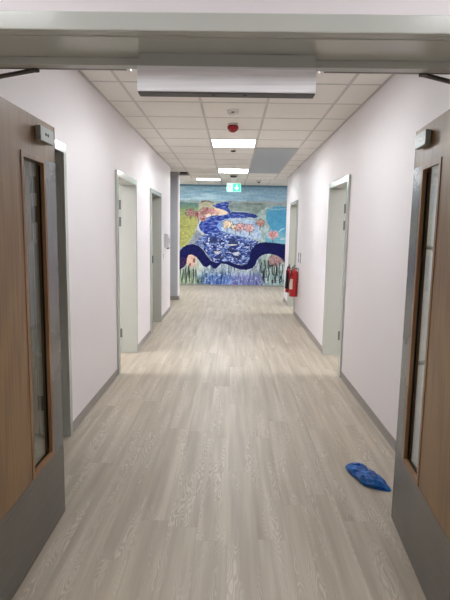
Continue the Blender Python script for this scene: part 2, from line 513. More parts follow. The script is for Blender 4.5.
# ------------------------------------------------------------------ door leaves
LW, LT = 0.83, 0.040
def leaf(name, loc, rot, s, lh, label):
    """local x runs from the hinge to the leading edge, the face seen from the corridor is y = 0, s gives its normal"""
    root = empty(name, loc); W[root] = Vector((0, 0, 0))
    tag(root, label, 'door', 'leaves of the double door')
    e = LW
    gx0, gx1, gz0, gz1 = e - 0.395, e - 0.135, 0.385, 1.79
    yb = -s * LT
    m = MB()
    m.box(0, e - .002, 0, yb, 0.008, gz0); m.box(0, e - .002, 0, yb, gz1, lh)
    m.box(0, gx0, 0, yb, gz0, gz1); m.box(gx1, e - .002, 0, yb, gz0, gz1)
    pn = m.build('door_panel', M['oak'], root)
    # glazing beads, both faces
    for f0, d in ((0.0, s), (yb, -s)):
        m = MB(); bw, pr = (0.022, 0.003) if f0 == 0.0 else (0.003, 0.001)
        y0_, y1_ = f0 + d * pr, f0 - d * 0.013
        m.box(gx0 - .002, gx1 + .002, y0_, y1_, gz0 - .002, gz0 + bw); m.box(gx0 - .002, gx1 + .002, y0_, y1_, gz1 - bw, gz1 + .002)
        m.box(gx0 - .002, gx0 + bw, y0_, y1_, gz0 + bw, gz1 - bw); m.box(gx1 - bw, gx1 + .002, y0_, y1_, gz0 + bw, gz1 - bw)
        m.build('glazing_bead', M['bead'], root, bevel=0.001)
    m = MB(); bw = 0.001; ya, yc = -s * 0.0135, -s * (LT - 0.0135)
    for q in ((gx0 + .004, gx1 - .004, gz0 + .004, gz0 + bw + .010), (gx0 + .004, gx1 - .004, gz1 - bw - .010, gz1 - .004)):
        m.box(q[0], q[1], ya, yc, q[2], q[3])
    m.box(gx0 + .004, gx0 + bw + .010, ya, yc, gz0 + .03, gz1 - .03); m.box(gx1 - bw - .010, gx1 - .004, ya, yc, gz0 + .03, gz1 - .03)
    m.build('gasket', M['gasket'], root)
    MB().box(gx0 + .01, gx1 - .01, -s * .0195, -s * .0255, gz0 + .01, gz1 - .01).build('glass_pane', M['glass'], root)
    # steel protection: kick plate and edge plate
    for f0, d in ((0.0, s), (yb, -s)):
        MB().box(0.002, e, f0, f0 + d * 0.0016, 0.008, gz0 - 0.004).build('kick_plate', M['steel'], root)
        MB().box(gx1 + 0.004, e, f0, f0 + d * 0.0016, gz0 - 0.004, gz1).build('edge_plate', M['edge'], root)
    MB().box(e - .002, e, 0.0016 * s, yb - 0.0016 * s, 0.008, lh).build('edge_strip', M['edge'], root)
    # armature plate of the magnetic lock, stands off the face at the top corner
    m = MB().box(e - 0.246, e - 0.088, s * 0.004, s * 0.028, lh - 0.098, lh - 0.036)
    ar = m.build('armature_plate', M['plate'], root, bevel=0.002)
    MB().box(e - 0.240, e - 0.094, s * 0.0, s * 0.004, lh - 0.094, lh - 0.040).build('spacer', M['dark'], ar)
    m = MB()
    for px_ in (e - 0.185, e - 0.158):
        m.lathe([(0.0075, 0.0), (0.0075, 0.0016)], (px_, s * 0.0280 - (0 if s > 0 else 0.0016), lh - 0.066), 12, 'y')
    m.build('screw', M['white'] if s > 0 else M['dark'], ar)
    # D pull handle on the other face
    hx = e - 0.07; yo = yb - s * 0.062
    pts = [(hx, yb, 0.86)]
    for q in range(7):
        a_ = q / 6 * PI / 2
        pts.append((hx, yb - s * (0.035 + 0.027 * math.sin(a_)), 0.86 + 0.027 * (1 - math.cos(a_))))
    for q in range(7):
        a_ = PI / 2 - q / 6 * PI / 2
        pts.append((hx, yb - s * (0.035 + 0.027 * math.sin(a_)), 1.42 - 0.027 * (1 - math.cos(a_))))
    pts.append((hx, yb, 1.42))
    MB().tube(pts, 0.0105, 14).build('pull_handle', M['chrome'], root)
    # hinges
    for z in (1.76, 1.55, 1.0, 0.22):
        MB().lathe([(0.0085, z - 0.05), (0.0085, z + 0.05)], (-0.006, -0.010 * s, 0), 12).build('hinge', M['chrome'], root)
    root.rotation_euler = (0, 0, rot)
    return root
lleaf = leaf('double_door_leaf', (OX0, 1.627, 0), PI / 2, -1, 1.955, 'oak veneered door leaf with tall glass slot, held open on the left')
RA_ = math.radians(4.3)
rleaf = leaf('double_door_leaf', (0.8008, 1.6453, 0), PI / 2 - RA_, 1, 1.963, 'oak veneered door leaf with tall glass slot, held open on the right side')
# closer arms: from the slider in the channel to the spindle on top of each leaf
def arm(p, q, zz, parent):
    p, q = Vector((*p, zz)), Vector((*q, zz)); d = (q - p).normalized(); nrm = Vector((-d.y, d.x, 0)) * 0.0095
    m = MB(); vs = []
    for z in (-0.0035, 0.0035):
        for a_, sg in ((p, 1), (p, -1), (q, -1), (q, 1)): vs.append(a_ + nrm * sg + Vector((0, 0, z)))
    m.add(vs, [(0, 1, 2, 3), (7, 6, 5, 4), (0, 4, 5, 1), (1, 5, 6, 2), (2, 6, 7, 3), (3, 7, 4, 0)])
    m.lathe([(0.013, p.z - 0.004), (0.013, p.z + 0.012)], (p.x, p.y, 0), 16)
    m.lathe([(0.013, q.z - 0.010), (0.013, q.z + 0.005)], (q.x, q.y, 0), 16)
    o = m.build('closer_arm', M['armdark'], None, base=True)
    return o
o = arm((-0.623, 1.632), (-0.878, 1.759), 1.967, lleaf)
tag(o, 'dark flat closer arm above the left door leaf', 'door closer', 'closer arms over the double door')
o = arm((0.578, 1.633), (0.826, 1.785), 1.968, rleaf)
tag(o, 'dark flat closer arm above the right door leaf', 'door closer', 'closer arms over the double door')

# ------------------------------------------------------------------ magnetic lock housing under the head
ml = empty('magnetic_lock', (-0.0255, 1.52, 1.872))
tag(ml, 'long brushed aluminium magnetic lock housing under the door head', 'door lock')
MB().box(-0.281, 0.230, 1.500, 1.545, 1.874, 1.944).build('housing', M['alu'], ml, bevel=0.0025)
MB().box(-0.281, 0.230, 1.525, 1.562, 1.944, OZ - 0.0005).build('mounting_plate', M['frame'], ml)
MB().box(-0.279, 0.228, 1.503, 1.543, 1.870, 1.875).build('magnet_face', M['dark'], ml)
for px_ in (-0.062, 0.028):
    MB().lathe([(0.005, 1.868), (0.005, 1.871)], (px_, 1.515, 0), 12).build('screw', M['black'], ml)

# ------------------------------------------------------------------ luminaires
def luminaire(i, j, mat, label, group):
    a, b, c, d = cell(i, j); z = H2 if j >= 12 else H
    r = empty('ceiling_light', ((a + b) / 2, (c + d) / 2, z - 0.008)); tag(r, label, 'ceiling light', group)
    m = MB(); e = 0.014
    m.box(a + e, b - e, c + e, c + e + 0.012, z - 0.006, z + 0.05); m.box(a + e, b - e, d - e - 0.012, d - e, z - 0.006, z + 0.05)
    m.box(a + e, a + e + 0.012, c + e, d - e, z - 0.006, z + 0.05); m.box(b - e - 0.012, b - e, c + e, d - e, z - 0.006, z + 0.05)
    m.box(a + e, b - e, c + e, d - e, z + 0.045, z + 0.06)
    m.build('light_frame', M['white'], r)
    m = MB().box(a + e + .012, b - e - .012, c + e + .012, d - e - .012, z - 0.003, z + 0.006)
    m.build('diffuser', mat, r)
    return r
luminaire(1, -1, M['lampnear'], 'square ceiling light just beyond the double doors, behind the aluminium housing', 'square lights in the tiled ceiling')
luminaire(1, 4, M['lamp'], 'square ceiling light next after the red alarm sounder', 'square lights in the tiled ceiling')
luminaire(1, 9, M['lamp'], 'square ceiling light nearest to the green exit sign', 'square lights in the tiled ceiling')
luminaire(0, 13, M['lampfar'], 'square ceiling light farthest away, up by the mural top left', 'square lights in the tiled ceiling')
luminaire(4, 12, M['lampfar'], 'added ceiling light out of sight in the right arm of the lobby', 'added lights in the lobby arms')  # unseen lamp, added to brighten the lobby
luminaire(-3, 12, M['lampfar'], 'added ceiling light out of sight in the left arm of the lobby', 'added lights in the lobby arms')  # its counterpart on the left, likewise unseen and added for lobby light
luminaire(-4, 1, M['lamproom'], 'ceiling light in the room through the middle left doorway', 'lights in the side rooms')
luminaire(6, 1, M['lampmid'], 'ceiling light in the room through the near right doorway', 'lights in the side rooms')
luminaire(6, 8, M['lamproom'], 'ceiling light in the room through the far right doorway', 'lights in the side rooms')
luminaire(-4, 6, M['lampdim'], 'dim ceiling light in the room through the far left doorway', 'lights in the side rooms')
luminaire(*BACK[0], M['lampback'], 'left ceiling light in the vestibule in front of the double doors', 'lights in the vestibule')
luminaire(*BACK[1], M['lampback'], 'right ceiling light in the vestibule in front of the double doors', 'lights in the vestibule')

# radiant heating panel in the ceiling
a, _, c, _ = cell(*PANEL[0]); _, b, _, d = cell(*PANEL[-1])
rp_ = empty('radiant_panel', ((a + b) / 2, (c + d) / 2, H - 0.01)); tag(rp_, 'long smooth blue-grey panel set into the tiled ceiling', 'ceiling panel')
MB().box(a + 0.013, b - 0.013, c + 0.012, d - 0.012, H - 0.008, H + 0.02).build('panel_face', M['panel'], rp_, bevel=0.002)

# ------------------------------------------------------------------ ceiling devices
def smoke(x_, y_, label, top, low, r=0.055):
    e_ = empty('smoke_detector', (x_, y_, H - 0.05)); tag(e_, label, 'smoke detector', 'smoke detectors on the ceiling')
    MB().lathe([(r, H + 0.003), (r, H - 0.010), (r * 0.92, H - 0.018)], (x_, y_, 0), 32).build('detector_base', top, e_)
    MB().lathe([(r * 0.80, H - 0.018), (r * 0.86, H - 0.026), (r * 0.78, H - 0.040), (r * 0.45, H - 0.050), (0.006, H - 0.052)], (x_, y_, 0), 32).build('sensor_head', low, e_)
    MB().box(x_ - 0.014, x_ + 0.014, y_ - r * .86 - .003, y_ - r * .80, H - 0.036, H - 0.026).build('sensor_slot', M['dark'], e_)
smoke(-0.018, 5.0, 'white smoke detector on the ceiling nearest the double doors', M['white'], M['white'], 0.058)
smoke(0.0, 10.55, 'grey smoke detector on the ceiling just ahead of the exit sign', M['offwhite'], M['dark'], 0.082)
s_ = empty('alarm_sounder', (-0.018, 5.62, H - 0.085)); tag(s_, 'red domed fire alarm sounder on a white base, on the ceiling', 'fire alarm')
MB().lathe([(0.056, H + 0.003), (0.056, H - 0.014), (0.050, H - 0.018)], (-0.018, 5.62, 0), 32).build('sounder_base', M['white'], s_)
MB().lathe([(0.050, H - 0.018), (0.060, H - 0.032), (0.058, H - 0.056), (0.040, H - 0.078), (0.020, H - 0.088), (0.004, H - 0.090)], (-0.018, 5.62, 0), 32).build('sounder_dome', M['darkred'], s_)
o = MB().lathe([(0.032, H + 0.003), (0.038, H - 0.006), (0.030, H - 0.016), (0.012, H - 0.020)], (-0.012, 7.42, 0), 24).build('motion_sensor', M['dark'], base=True)
tag(o, 'small dark round sensor on the ceiling between the two middle lights', 'sensor')
cc = empty('dome_camera', (0.615, 12.45, H2 - 0.08)); tag(cc, 'small dark dome camera on the ceiling right of the exit sign', 'camera')
MB().lathe([(0.060, H2 + 0.003), (0.060, H2 - 0.022), (0.050, H2 - 0.034)], (0.615, 12.45, 0), 28).build('camera_base', M['offwhite'], cc)
MB().lathe([(0.032, H2 - 0.034), (0.030, H2 - 0.048), (0.022, H2 - 0.062), (0.008, H2 - 0.068)], (0.615, 12.45, 0), 28).build('camera_dome', M['black'], cc)

# ------------------------------------------------------------------ exit sign
SX0, SX1, SZ0, SZ1, SY = -0.143, 0.160, 2.338, 2.505, 11.0
es = empty('exit_sign', ((SX0 + SX1) / 2, SY, SZ0)); tag(es, 'lit green and white exit sign hanging from the ceiling', 'exit sign')
MB().box(SX0 - .012, SX1 + .012, SY - 0.022, SY + 0.022, SZ1, SZ1 + 0.022).build('sign_housing', M['white'], es, bevel=0.003)
m = MB()
for px_ in (-0.06, 0.08): m.lathe([(0.005, SZ1 + 0.022), (0.005, H)], (px_, SY, 0), 10)
m.lathe([(0.045, H - 0.006), (0.045, H)], (0.008, SY, 0), 20)
m.build('hanger', M['offwhite'], es)
MB().box(SX0, SX1, SY - 0.006, SY + 0.006, SZ0, SZ1).build('sign_panel', M['signwhite'], es)
xs = SX0 + 0.128
MB().box(xs, SX1 - 0.006, SY - 0.0075, SY - 0.006, SZ0 + 0.006, SZ1 - 0.004).build('green_field', M['signgreen'], es)
cx_, cz_ = (xs + SX1) / 2, (SZ0 + SZ1) / 2
MB().prism([(cx_ - .018, cz_ + .062), (cx_ + .018, cz_ + .062), (cx_ + .018, cz_ + .0), (cx_ + .056, cz_ + .004), (cx_ + .008, cz_ - .060), (cx_ - .008, cz_ - .060), (cx_ - .056, cz_ + .004), (cx_ - .018, cz_ + .0)], SY - 0.0088, SY - 0.0075).build('arrow', M['signwhite'], es)
# running figure and doorway
fx = SX0 + 0.058; fz = cz_
m = MB()
m.prism([(fx + .012 + .010 * math.cos(q / 10 * 2 * PI), fz + .052 + .010 * math.sin(q / 10 * 2 * PI)) for q in range(10)], SY - 0.0075, SY - 0.006)
def limb(pts, w):
    for (ax, az), (bx, bz) in zip(pts, pts[1:]):
        d_ = Vector((bx - ax, bz - az)).normalized(); n2 = Vector((-d_.y, d_.x)) * w / 2
        m.prism([(fx + ax + n2.x, fz + az + n2.y), (fx + bx + n2.x, fz + bz + n2.y), (fx + bx - n2.x, fz + bz - n2.y), (fx + ax - n2.x, fz + az - n2.y)], SY - 0.0075, SY - 0.006)
limb([(.006, .038), (-.004, -.006)], .018)
limb([(-.004, -.006), (.020, -.024), (.012, -.058)], .010)
limb([(-.004, -.006), (-.016, -.036), (-.044, -.042)], .010)
limb([(.008, .034), (.030, .022), (.040, .034)], .008)
limb([(.004, .034), (-.022, .028), (-.030, .006)], .008)
m.build('running_figure', M['signman'], es)
MB().box(SX0 + .012, SX0 + .020, SY - .0075, SY - .006, SZ0 + .01, SZ1 - .01).build('doorway_mark', M['signman'], es)

# ------------------------------------------------------------------ sanitiser dispenser on the left wall
sd = empty('soap_dispenser', (XL, 8.62, 1.18)); tag(sd, 'pale grey hand sanitiser dispenser on the left wall past the doorways', 'dispenser')
prof = [(0, 1.19), (0.060, 1.19), (0.068, 1.21), (0.074, 1.26), (0.072, 1.36), (0.064, 1.41), (0.045, 1.428), (0, 1.43)]
MB().prism([(XL + u, v) for u, v in prof], 8.56, 8.68).build('dispenser_cover', M['offwhite'], sd, bevel=0.006)
MB().box(XL + 0.035, XL + 0.072, 8.575, 8.665, 1.170, 1.196).build('push_lever', M['dark'], sd, bevel=0.003)
MB().box(XL + 0.072, XL + 0.076, 8.60, 8.64, 1.27, 1.35).build('level_window', M['dark'], sd)
o = MB().box(XL, XL + 0.018, 8.38, 8.46, 1.02, 1.10).build('wall_switch', M['white'], bevel=0.003, base=True)
tag(o, 'small white switch plate on the left wall below the dispenser', 'switch')

# ------------------------------------------------------------------ fire extinguishers
def ext_body(cx, cy, z0, r, hgt):
    p = [(r * 0.93, z0), (r, z0 + 0.012), (r, z0 + hgt - r * 0.9)]
    for q in range(1, 8):
        t_ = q / 7 * PI / 2
        p.append((r * math.cos(t_) * 0.82 + r * 0.18 if q < 7 else 0.020, z0 + hgt - r * 0.9 + r * 0.9 * math.sin(t_)))
    p.append((0.018, z0 + hgt + 0.02))
    return MB().lathe(p, (cx, cy, 0), 32)
def extinguisher(cx, cy, z0, r, hgt, horn, label):
    e_ = empty('fire_extinguisher', (cx, cy, z0)); tag(e_, label, 'fire extinguisher', 'extinguishers on the right wall')
    ext_body(cx, cy, z0, r, hgt).build('cylinder_body', M['red'], e_)
    zt = z0 + hgt + 0.02
    MB().lathe([(0.020, zt - .004), (0.022, zt + .012), (0.016, zt + .04)], (cx, cy, 0), 18).build('valve', M['chrome'] if not horn else M['black'], e_)
    m = MB()
    m.prism([(cy - 0.015, zt + .035), (cy - 0.10, zt + .060), (cy - 0.10, zt + .068), (cy + 0.02, zt + .048)], cx - .009, cx + .009, 'yz')
    m.prism([(cy - 0.012, zt + .018), (cy - 0.095, zt + .022), (cy - 0.095, zt + .029), (cy + 0.02, zt + .030)], cx - .008, cx + .008, 'yz')
    m.build('lever', M['black'], e_, bevel=0.0015)
    if not horn:
        MB().lathe([(0.014, 0), (0.014, 0.012)], (cx - 0.032, cy, zt + .02), 16, 'x').build('gauge', M['white'], e_)
        pts = [(cx + 0.01, cy + 0.02, zt + .025), (cx - .03, cy - .05, zt + .03)]
        for q in range(9):
            t_ = q / 8
            pts.append((cx - 0.03 - 0.055 * math.sin(t_ * PI / 2), cy - 0.05 - 0.035 * math.sin(t_ * PI), zt + .03 - 0.30 * t_))
        MB().tube(pts, 0.0085, 10).build('hose', M['black'], e_)
    else:
        MB().tube([(cx, cy, zt + .02), (cx - .03, cy - .05, zt + .02), (cx - .042, cy - .075, zt - .03), (cx - .042, cy - .080, zt - .10)], 0.010, 10).build('hose', M['black'], e_)
        MB().lathe([(0.014, zt - .08), (0.018, zt - .14), (0.032, zt - .32), (0.036, zt - .36)], (cx - .042, cy - .082, 0), 20).build('discharge_horn', M['black'], e_)
    # label wraps the side that faces the corridor
    m = MB(); vs = []; n_ = 14; rr = r + 0.0008; za, zb = z0 + hgt * 0.28, z0 + hgt * 0.66
    for zz in (za, zb):
        for q in range(n_ + 1):
            t_ = math.radians(150 + 100 * q / n_); vs.append((cx + rr * math.cos(t_), cy + rr * math.sin(t_), zz))
    m.add(vs, [(q, q + 1, n_ + 2 + q, n_ + 1 + q) for q in range(n_)], True).build('paper_label', M['label'] if not horn else M['dark'], e_)
    m = MB()
    m.box(XR - 0.004, XR + 0.001, cy - 0.018, cy + 0.018, z0 + hgt * .5, zt + .01)
    m.box(cx, XR - 0.004, cy - 0.010, cy + 0.010, zt - 0.012, zt - 0.002)
    m.build('wall_bracket', M['dark'], e_)
    return e_
extinguisher(1.080, 8.735, 0.375, 0.071, 0.47, False, 'red fire extinguisher on the right wall, the nearer of the two')
extinguisher(1.020, 8.965, 0.42, 0.056, 0.42, True, 'red fire extinguisher with black horn, the farther one by the doorway')
for n_, (ya, yb, lab) in enumerate(((8.70, 8.79, 'narrow dark notice plate above the nearer extinguisher, far one of the pair'), (8.46, 8.55, 'narrow dark notice plate above the nearer extinguisher, near one of the pair'))):
    nt = empty('notice_plate', (XR, (ya + yb) / 2, 0.96)); tag(nt, lab, 'sign', 'extinguisher notices')
    MB().box(XR - 0.004, XR, ya, yb, 0.965, 1.15).build('notice_backing', M['offwhite'], nt)
    MB().box(XR - 0.0055, XR - 0.004, ya + .012, yb - .012, 0.975, 1.055).box(XR - 0.0055, XR - 0.004, ya + .012, yb - .012, 1.065, 1.14).build('notice_print', M['dark'], nt)

# ------------------------------------------------------------------ blue overshoe on the floor
def overshoe():
    A, B = Vector((0.748, 3.045)), Vector((0.938, 2.742))
    ax = (B - A); L = ax.length; ax.normalize(); nx = Vector((-ax.y, ax.x))
    nu, nv = 96, 56; vs = []
    rs = np.random.RandomState(4); K = [(rs.uniform(8, 34), rs.uniform(1, 7), rs.uniform(0, 6.28), rs.uniform(.3, 1)) for _ in range(12)]
    for i in range(nu + 1):
        t_ = i / nu
        # width and height along the length: a pinched waist, a pointed tail
        env = math.sin(PI * min(1, max(0, t_)) ** 0.9) ** 0.55 if 0 < t_ < 1 else 0
        w = (0.060 + 0.008 * math.sin(t_ * 6.0 + 0.3) + 0.020 * math.exp(-((t_ - 0.70) / 0.16) ** 2) - 0.008 * math.exp(-((t_ - 0.42) / 0.10) ** 2)) * env
        hh = (0.047 - 0.012 * math.exp(-((t_ - 0.40) / 0.09) ** 2)) * env * (1.0 if t_ < .75 else 1 - (t_ - .75) * 1.4)
        shift = 0.016 * math.sin(t_ * PI * 2 + 0.6)
        for j in range(nv):
            a_ = 2 * PI * j / nv
            wr = sum(am * math.sin(fu * t_ + fv_ * a_ + ph) for fu, fv_, ph, am in K) / 6
            wr2 = abs(math.sin(a_ * 9 + 14 * t_ + 3 * math.sin(7 * t_)))
            rr = 1 + 0.14 * wr * env + 0.07 * wr2 * env
            u = t_ * L + 0.014 * wr * env
            v = shift + w * rr * math.cos(a_)
            z = max(0.0015, hh * 0.42 + hh * 0.95 * rr * math.sin(a_)) if env > 0 else 0.004
            z += max(0, math.sin(a_)) * 0.004 * env * math.sin(52 * t_ + 5 * math.sin(3 * a_)) if z > 0.01 else 0
            p = A + ax * u + nx * v
            vs.append((p.x, p.y, z))
    fs = [(i * nv + j, i * nv + (j + 1) % nv, (i + 1) * nv + (j + 1) % nv, (i + 1) * nv + j) for i in range(nu) for j in range(nv)]
    r = empty('overshoe', (0.843, 2.893, 0)); tag(r, 'crumpled blue plastic overshoe lying on the floor by the right door', 'shoe cover')
    MB().add(vs, fs, True).build('crumpled_cover', M['blue'], r)
overshoe()

# ------------------------------------------------------------------ mural
def hashn(ix, iy, s):
    h_ = (ix.astype(np.int64) * 374761393 + iy.astype(np.int64) * 668265263 + s * 1442695041) & 0x7fffffff
    h_ = ((h_ ^ (h_ >> 13)) * 1274126177) & 0x7fffffff
    return ((h_ ^ (h_ >> 16)) & 0xffff) / 65535.0
def vn(x, y, s=0):
    ix, iy = np.floor(x), np.floor(y); fx_, fy_ = x - ix, y - iy
    fx_ = fx_ * fx_ * (3 - 2 * fx_); fy_ = fy_ * fy_ * (3 - 2 * fy_)
    a = hashn(ix, iy, s); b = hashn(ix + 1, iy, s); c = hashn(ix, iy + 1, s); d = hashn(ix + 1, iy + 1, s)
    return (a * (1 - fx_) + b * fx_) * (1 - fy_) + (c * (1 - fx_) + d * fx_) * fy_
def fbm(x, y, s=0):
    return (vn(x, y, s) * 4 + vn(2 * x, 2 * y, s + 1) * 2 + vn(4 * x, 4 * y, s + 2)) / 7
def inpoly(x, y, poly):
    r = np.zeros(x.shape, bool); n = len(poly)
    for i in range(n):
        x1, y1 = poly[i]; x2, y2 = poly[(i + 1) % n]
        if y1 == y2: continue
        c = ((y1 > y) != (y2 > y)) & (x < (x2 - x1) * (y - y1) / (y2 - y1) + x1)
        r ^= c
    return r
def build_mural():
    # picture units: u 0..114 left to right, v 0..104 top to bottom (one unit is 26.5 mm)
    S = 0.0265
    ua, ub = -10.0, 122.0; NX, NZ = 470, 350
    zt = H2 - 0.003; zb = 0.036
    xs_ = np.linspace(-1.75, 1.75, NX); zs_ = np.linspace(zb, zt, NZ)
    XX, ZZ = np.meshgrid(xs_, zs_)
    x = 233.25 + XX / 0.0268; y = 284.6 - (ZZ) * (284.6 - 185.2) / zt
    x = x + (ZZ / zt - 0.5) * 0.9
    wx = x + (fbm(x / 4, y / 4, 11) - .5) * 1.6; wy = y + (fbm(x / 4, y / 4, 21) - .5) * 1.6
    C = np.zeros(x.shape + (3,))
    def put(mask, col, al=1.0):
        col = np.asarray(col, float)
        a = (mask * al)[..., None] if not isinstance(al, np.ndarray) else (mask * al)[..., None]
        C[:] = C * (1 - a) + col * a
    def sm(e0, e1, v):
        t_ = np.clip((v - e0) / (e1 - e0), 0, 1); return t_ * t_ * (3 - 2 * t_)
    def mixc(c1, c2, t_):
        return np.asarray(c1, float) * (1 - t_[..., None]) + np.asarray(c2, float) * t_[..., None]
    # sky and far water: horizontal streaks
    st = fbm(x / 9, y / 1.1, 3); st2 = fbm(x / 14, y / 3.0, 5)
    C[:] = mixc((108, 156, 182), (200, 222, 228), np.clip(st * 0.9 + st2 * 0.6 - 0.25, 0, 1))
    put(sm(193, 203, y), (172, 190, 194), 0.35 * fbm(x / 12, y / 2, 31) + .1)
    put(sm(225, 270, x), (134, 166, 190), 0.5)
    put((y < 187).astype(float), (76, 118, 144), 0.6)
    # land in the middle distance, grey green
    put(sm(199.5, 201.5, wy + 0.5 * np.sin(x / 3)), mixc((128, 146, 146), (160, 174, 172), fbm(x / 3, y / 1.2, 33)))
    put(sm(200.5, 201.5, wy) * (1 - sm(202.2, 203.2, wy)) * sm(238, 245, x), (168, 158, 160), 0.6)
    put(sm(238, 245, wx) * (1 - sm(262, 268, wx)) * sm(201.5, 203, wy) * (1 - sm(209, 216, wy)), mixc((84, 104, 92), (132, 146, 132), fbm(x / 3, y / 1.5, 41)), .9)
    # left field, green at the top going to yellow
    lf = inpoly(wx, wy, [(120, 203.5), (186, 202.5), (199, 203.5), (197.5, 212), (197.2, 222), (195.5, 232), (189, 241), (184, 246), (120, 262)])
    col = mixc((104, 134, 110), (152, 152, 88), sm(204, 222, y + 3 * fbm(x / 4, y / 4, 7)))
    col = col + ((fbm(x / 2.2, y / 1.6, 9) - .5) * 46)[..., None] * np.array([1, 1, .6])
    put(lf, col)
    put(lf & (fbm(x / 1.6, y / 1.0, 19) > .70) & (y > 224), (210, 208, 130), .6)
    put(lf & (y < 209), (86, 118, 122), np.clip((209 - y) / 8, 0, .7))
    # hill behind the trees
    put(inpoly(wx, wy, [(196.5, 235), (197.5, 212), (199.5, 203.5), (202, 200.8), (208, 201), (214, 202.8), (222, 204), (229, 209), (232, 213), (214, 216), (204, 219), (199, 226), (199, 240), (192, 246), (184, 246), (190, 240)]), mixc((140, 142, 118), (188, 180, 152), fbm(x / 3, y / 3, 51)))
    put(inpoly(wx, wy, [(200, 203), (202, 200.4), (206, 200), (214, 202), (214, 203), (206, 201.6), (202.5, 202)]), (92, 74, 66), .8)
    put(inpoly(wx, wy, [(214, 207.5), (223, 208), (230, 211.5), (226, 214), (214, 215), (206, 217), (204, 214)]), mixc((214, 188, 158), (222, 206, 180), fbm(x / 1.5, y / 1.5, 61)))
    # foothill textured patch left of the river
    put(inpoly(wx, wy, [(197, 229), (201, 231), (206, 234), (206, 244), (198, 246), (188, 243), (192, 239)]), mixc((92, 104, 128), (168, 168, 160), fbm(x / 1.1, y / 1.1, 71)))
    # right hand blue pool and pale bank
    put(inpoly(wx, wy, [(250, 214), (256, 216), (262, 208), (268, 206), (272, 244), (252, 241), (236, 233), (240, 216)]), mixc((112, 138, 138), (196, 206, 198), fbm(x / 1.8, y / 1.6, 81)))
    pool = inpoly(wx, wy, [(268.5, 207), (275, 205.5), (340, 204), (340, 243), (276, 242), (268, 243), (266, 236), (271, 226), (266.5, 217)])
    put(pool, mixc((64, 132, 170), (92, 160, 188), fbm(x / 6, y / 3, 91)))
    put(pool & (y > 226), mixc((96, 156, 176), (146, 184, 188), fbm(x / 2, y / 1.6, 93)), sm(226, 236, y) * .75)
    put(inpoly(x, y, [(268, 206.5), (277, 207.6), (290, 206.4), (290, 207.3), (277, 208.6), (268, 208)]), (176, 196, 200), .6)
    for pts in ([(279.5, 229.5), (282, 227), (286, 225.8), (286, 227), (282.6, 228.2), (280, 230.6)], [(281, 237), (284, 235.6), (287, 235.8), (287, 237.2), (283, 238)]):
        put(inpoly(x, y, pts), (188, 208, 208), .7)
    # river, upper reaches
    rivnoise = fbm((x + 2 * np.sin(y / 3)) / 3.2, y / 0.9, 101); riv = mixc((20, 40, 120), (150, 168, 212), np.clip((rivnoise - .38) * 1.9, 0, 1))
    darkr = mixc((24, 36, 104), (58, 78, 150), rivnoise)
    put(inpoly(wx, wy, [(213, 205.4), (217, 203.0), (224, 201.6), (232, 201.4), (229.5, 203.6), (228.6, 207), (231, 210.4), (229.5, 212), (223, 208.6), (216, 207.0)]), riv)
    put(inpoly(wx, wy, [(229.5, 202), (238, 203), (250, 202.8), (262, 204.5), (261, 208.6), (252, 211.4), (240, 211), (231, 210.4), (229, 206)]), mixc((104, 120, 118), (152, 164, 156), fbm(x / 4, y / 1.2, 103)))
    put(inpoly(x, y, [(231, 209.6), (240, 210.4), (250, 210.6), (250, 211.2), (238, 211.2)]), (190, 200, 206), .7)
    put(inpoly(wx, wy, [(228, 212), (233, 210.8), (246, 211.8), (256, 213), (258.6, 215.4), (254, 216.6), (244, 215.2), (234, 215.4)]), darkr)
    # middle reach sweeping left, with bright bank
    put(inpoly(wx, wy, [(214, 214.2), (206, 215.6), (200, 219), (197.4, 224), (197.6, 229.6), (202, 234), (206, 233), (203, 228)]), (190, 196, 206), .7)
    put(inpoly(wx, wy, [(232, 212.6), (224, 214.2), (214, 214.8), (206, 217.4), (201, 220.4), (198.8, 225), (200.6, 229.6), (206, 233.4), (214, 236), (222, 240), (244, 240), (252, 236), (256, 226), (250, 218), (244, 214)]), riv)
    put(inpoly(wx, wy, [(220, 220.6), (226, 218), (236, 217), (248, 217), (256, 219), (262, 226), (262, 238), (252, 236.6), (240, 234.4), (228, 232), (220, 229.4), (217.6, 225)]), mixc((104, 136, 178), (214, 220, 222), fbm(x / 1.8, y / 1.1, 111)))
    put(inpoly(wx, wy, [(217.4, 225.4), (219.6, 220.8), (224, 219.4), (221.4, 224), (222, 229), (219.6, 229.4)]), (110, 142, 200), .8)
    # lower lake
    lake = inpoly(wx, wy, [(200, 236), (208, 233.6), (218, 231), (232, 233.4), (246, 235.6), (256, 238.2), (260, 240), (255, 246), (252, 252), (251, 259), (247, 263.4), (236, 262.6), (222, 262), (214, 262), (207, 252), (200, 245), (194, 243)])
    ln = fbm(x / 2.2, y / 1.3, 121); l2 = fbm(x / 4.5, y / 3.5, 123)
    lk = mixc((26, 44, 110), (150, 172, 214), np.clip((ln * .7 + l2 * .55 - .47) * 2.1, 0, 1))
    put(lake, lk)
    put(lake & (fbm(x / 1.9, y / 1.0, 131) > .68), (222, 228, 236), .8)
    put(lake & (fbm(x / 2.0, y / 1.2, 133) < .31), (16, 22, 62), .85)
    put(lake & (wx < 204), (150, 164, 184), .35)
    for pts in ([(208.6, 241.6), (211, 237.6), (213, 235), (214.4, 237.4), (217, 236.4), (218.8, 241.2), (213, 242.2)], [(227.6, 243.4), (231, 239), (233, 234.6), (235.2, 235), (236, 239.4), (239, 240.6), (240.4, 243), (233, 243.8)]):
        put(inpoly(wx, wy, pts), mixc((14, 20, 54), (58, 76, 120), fbm(x / .9, y / 1.1, 139)), .85)
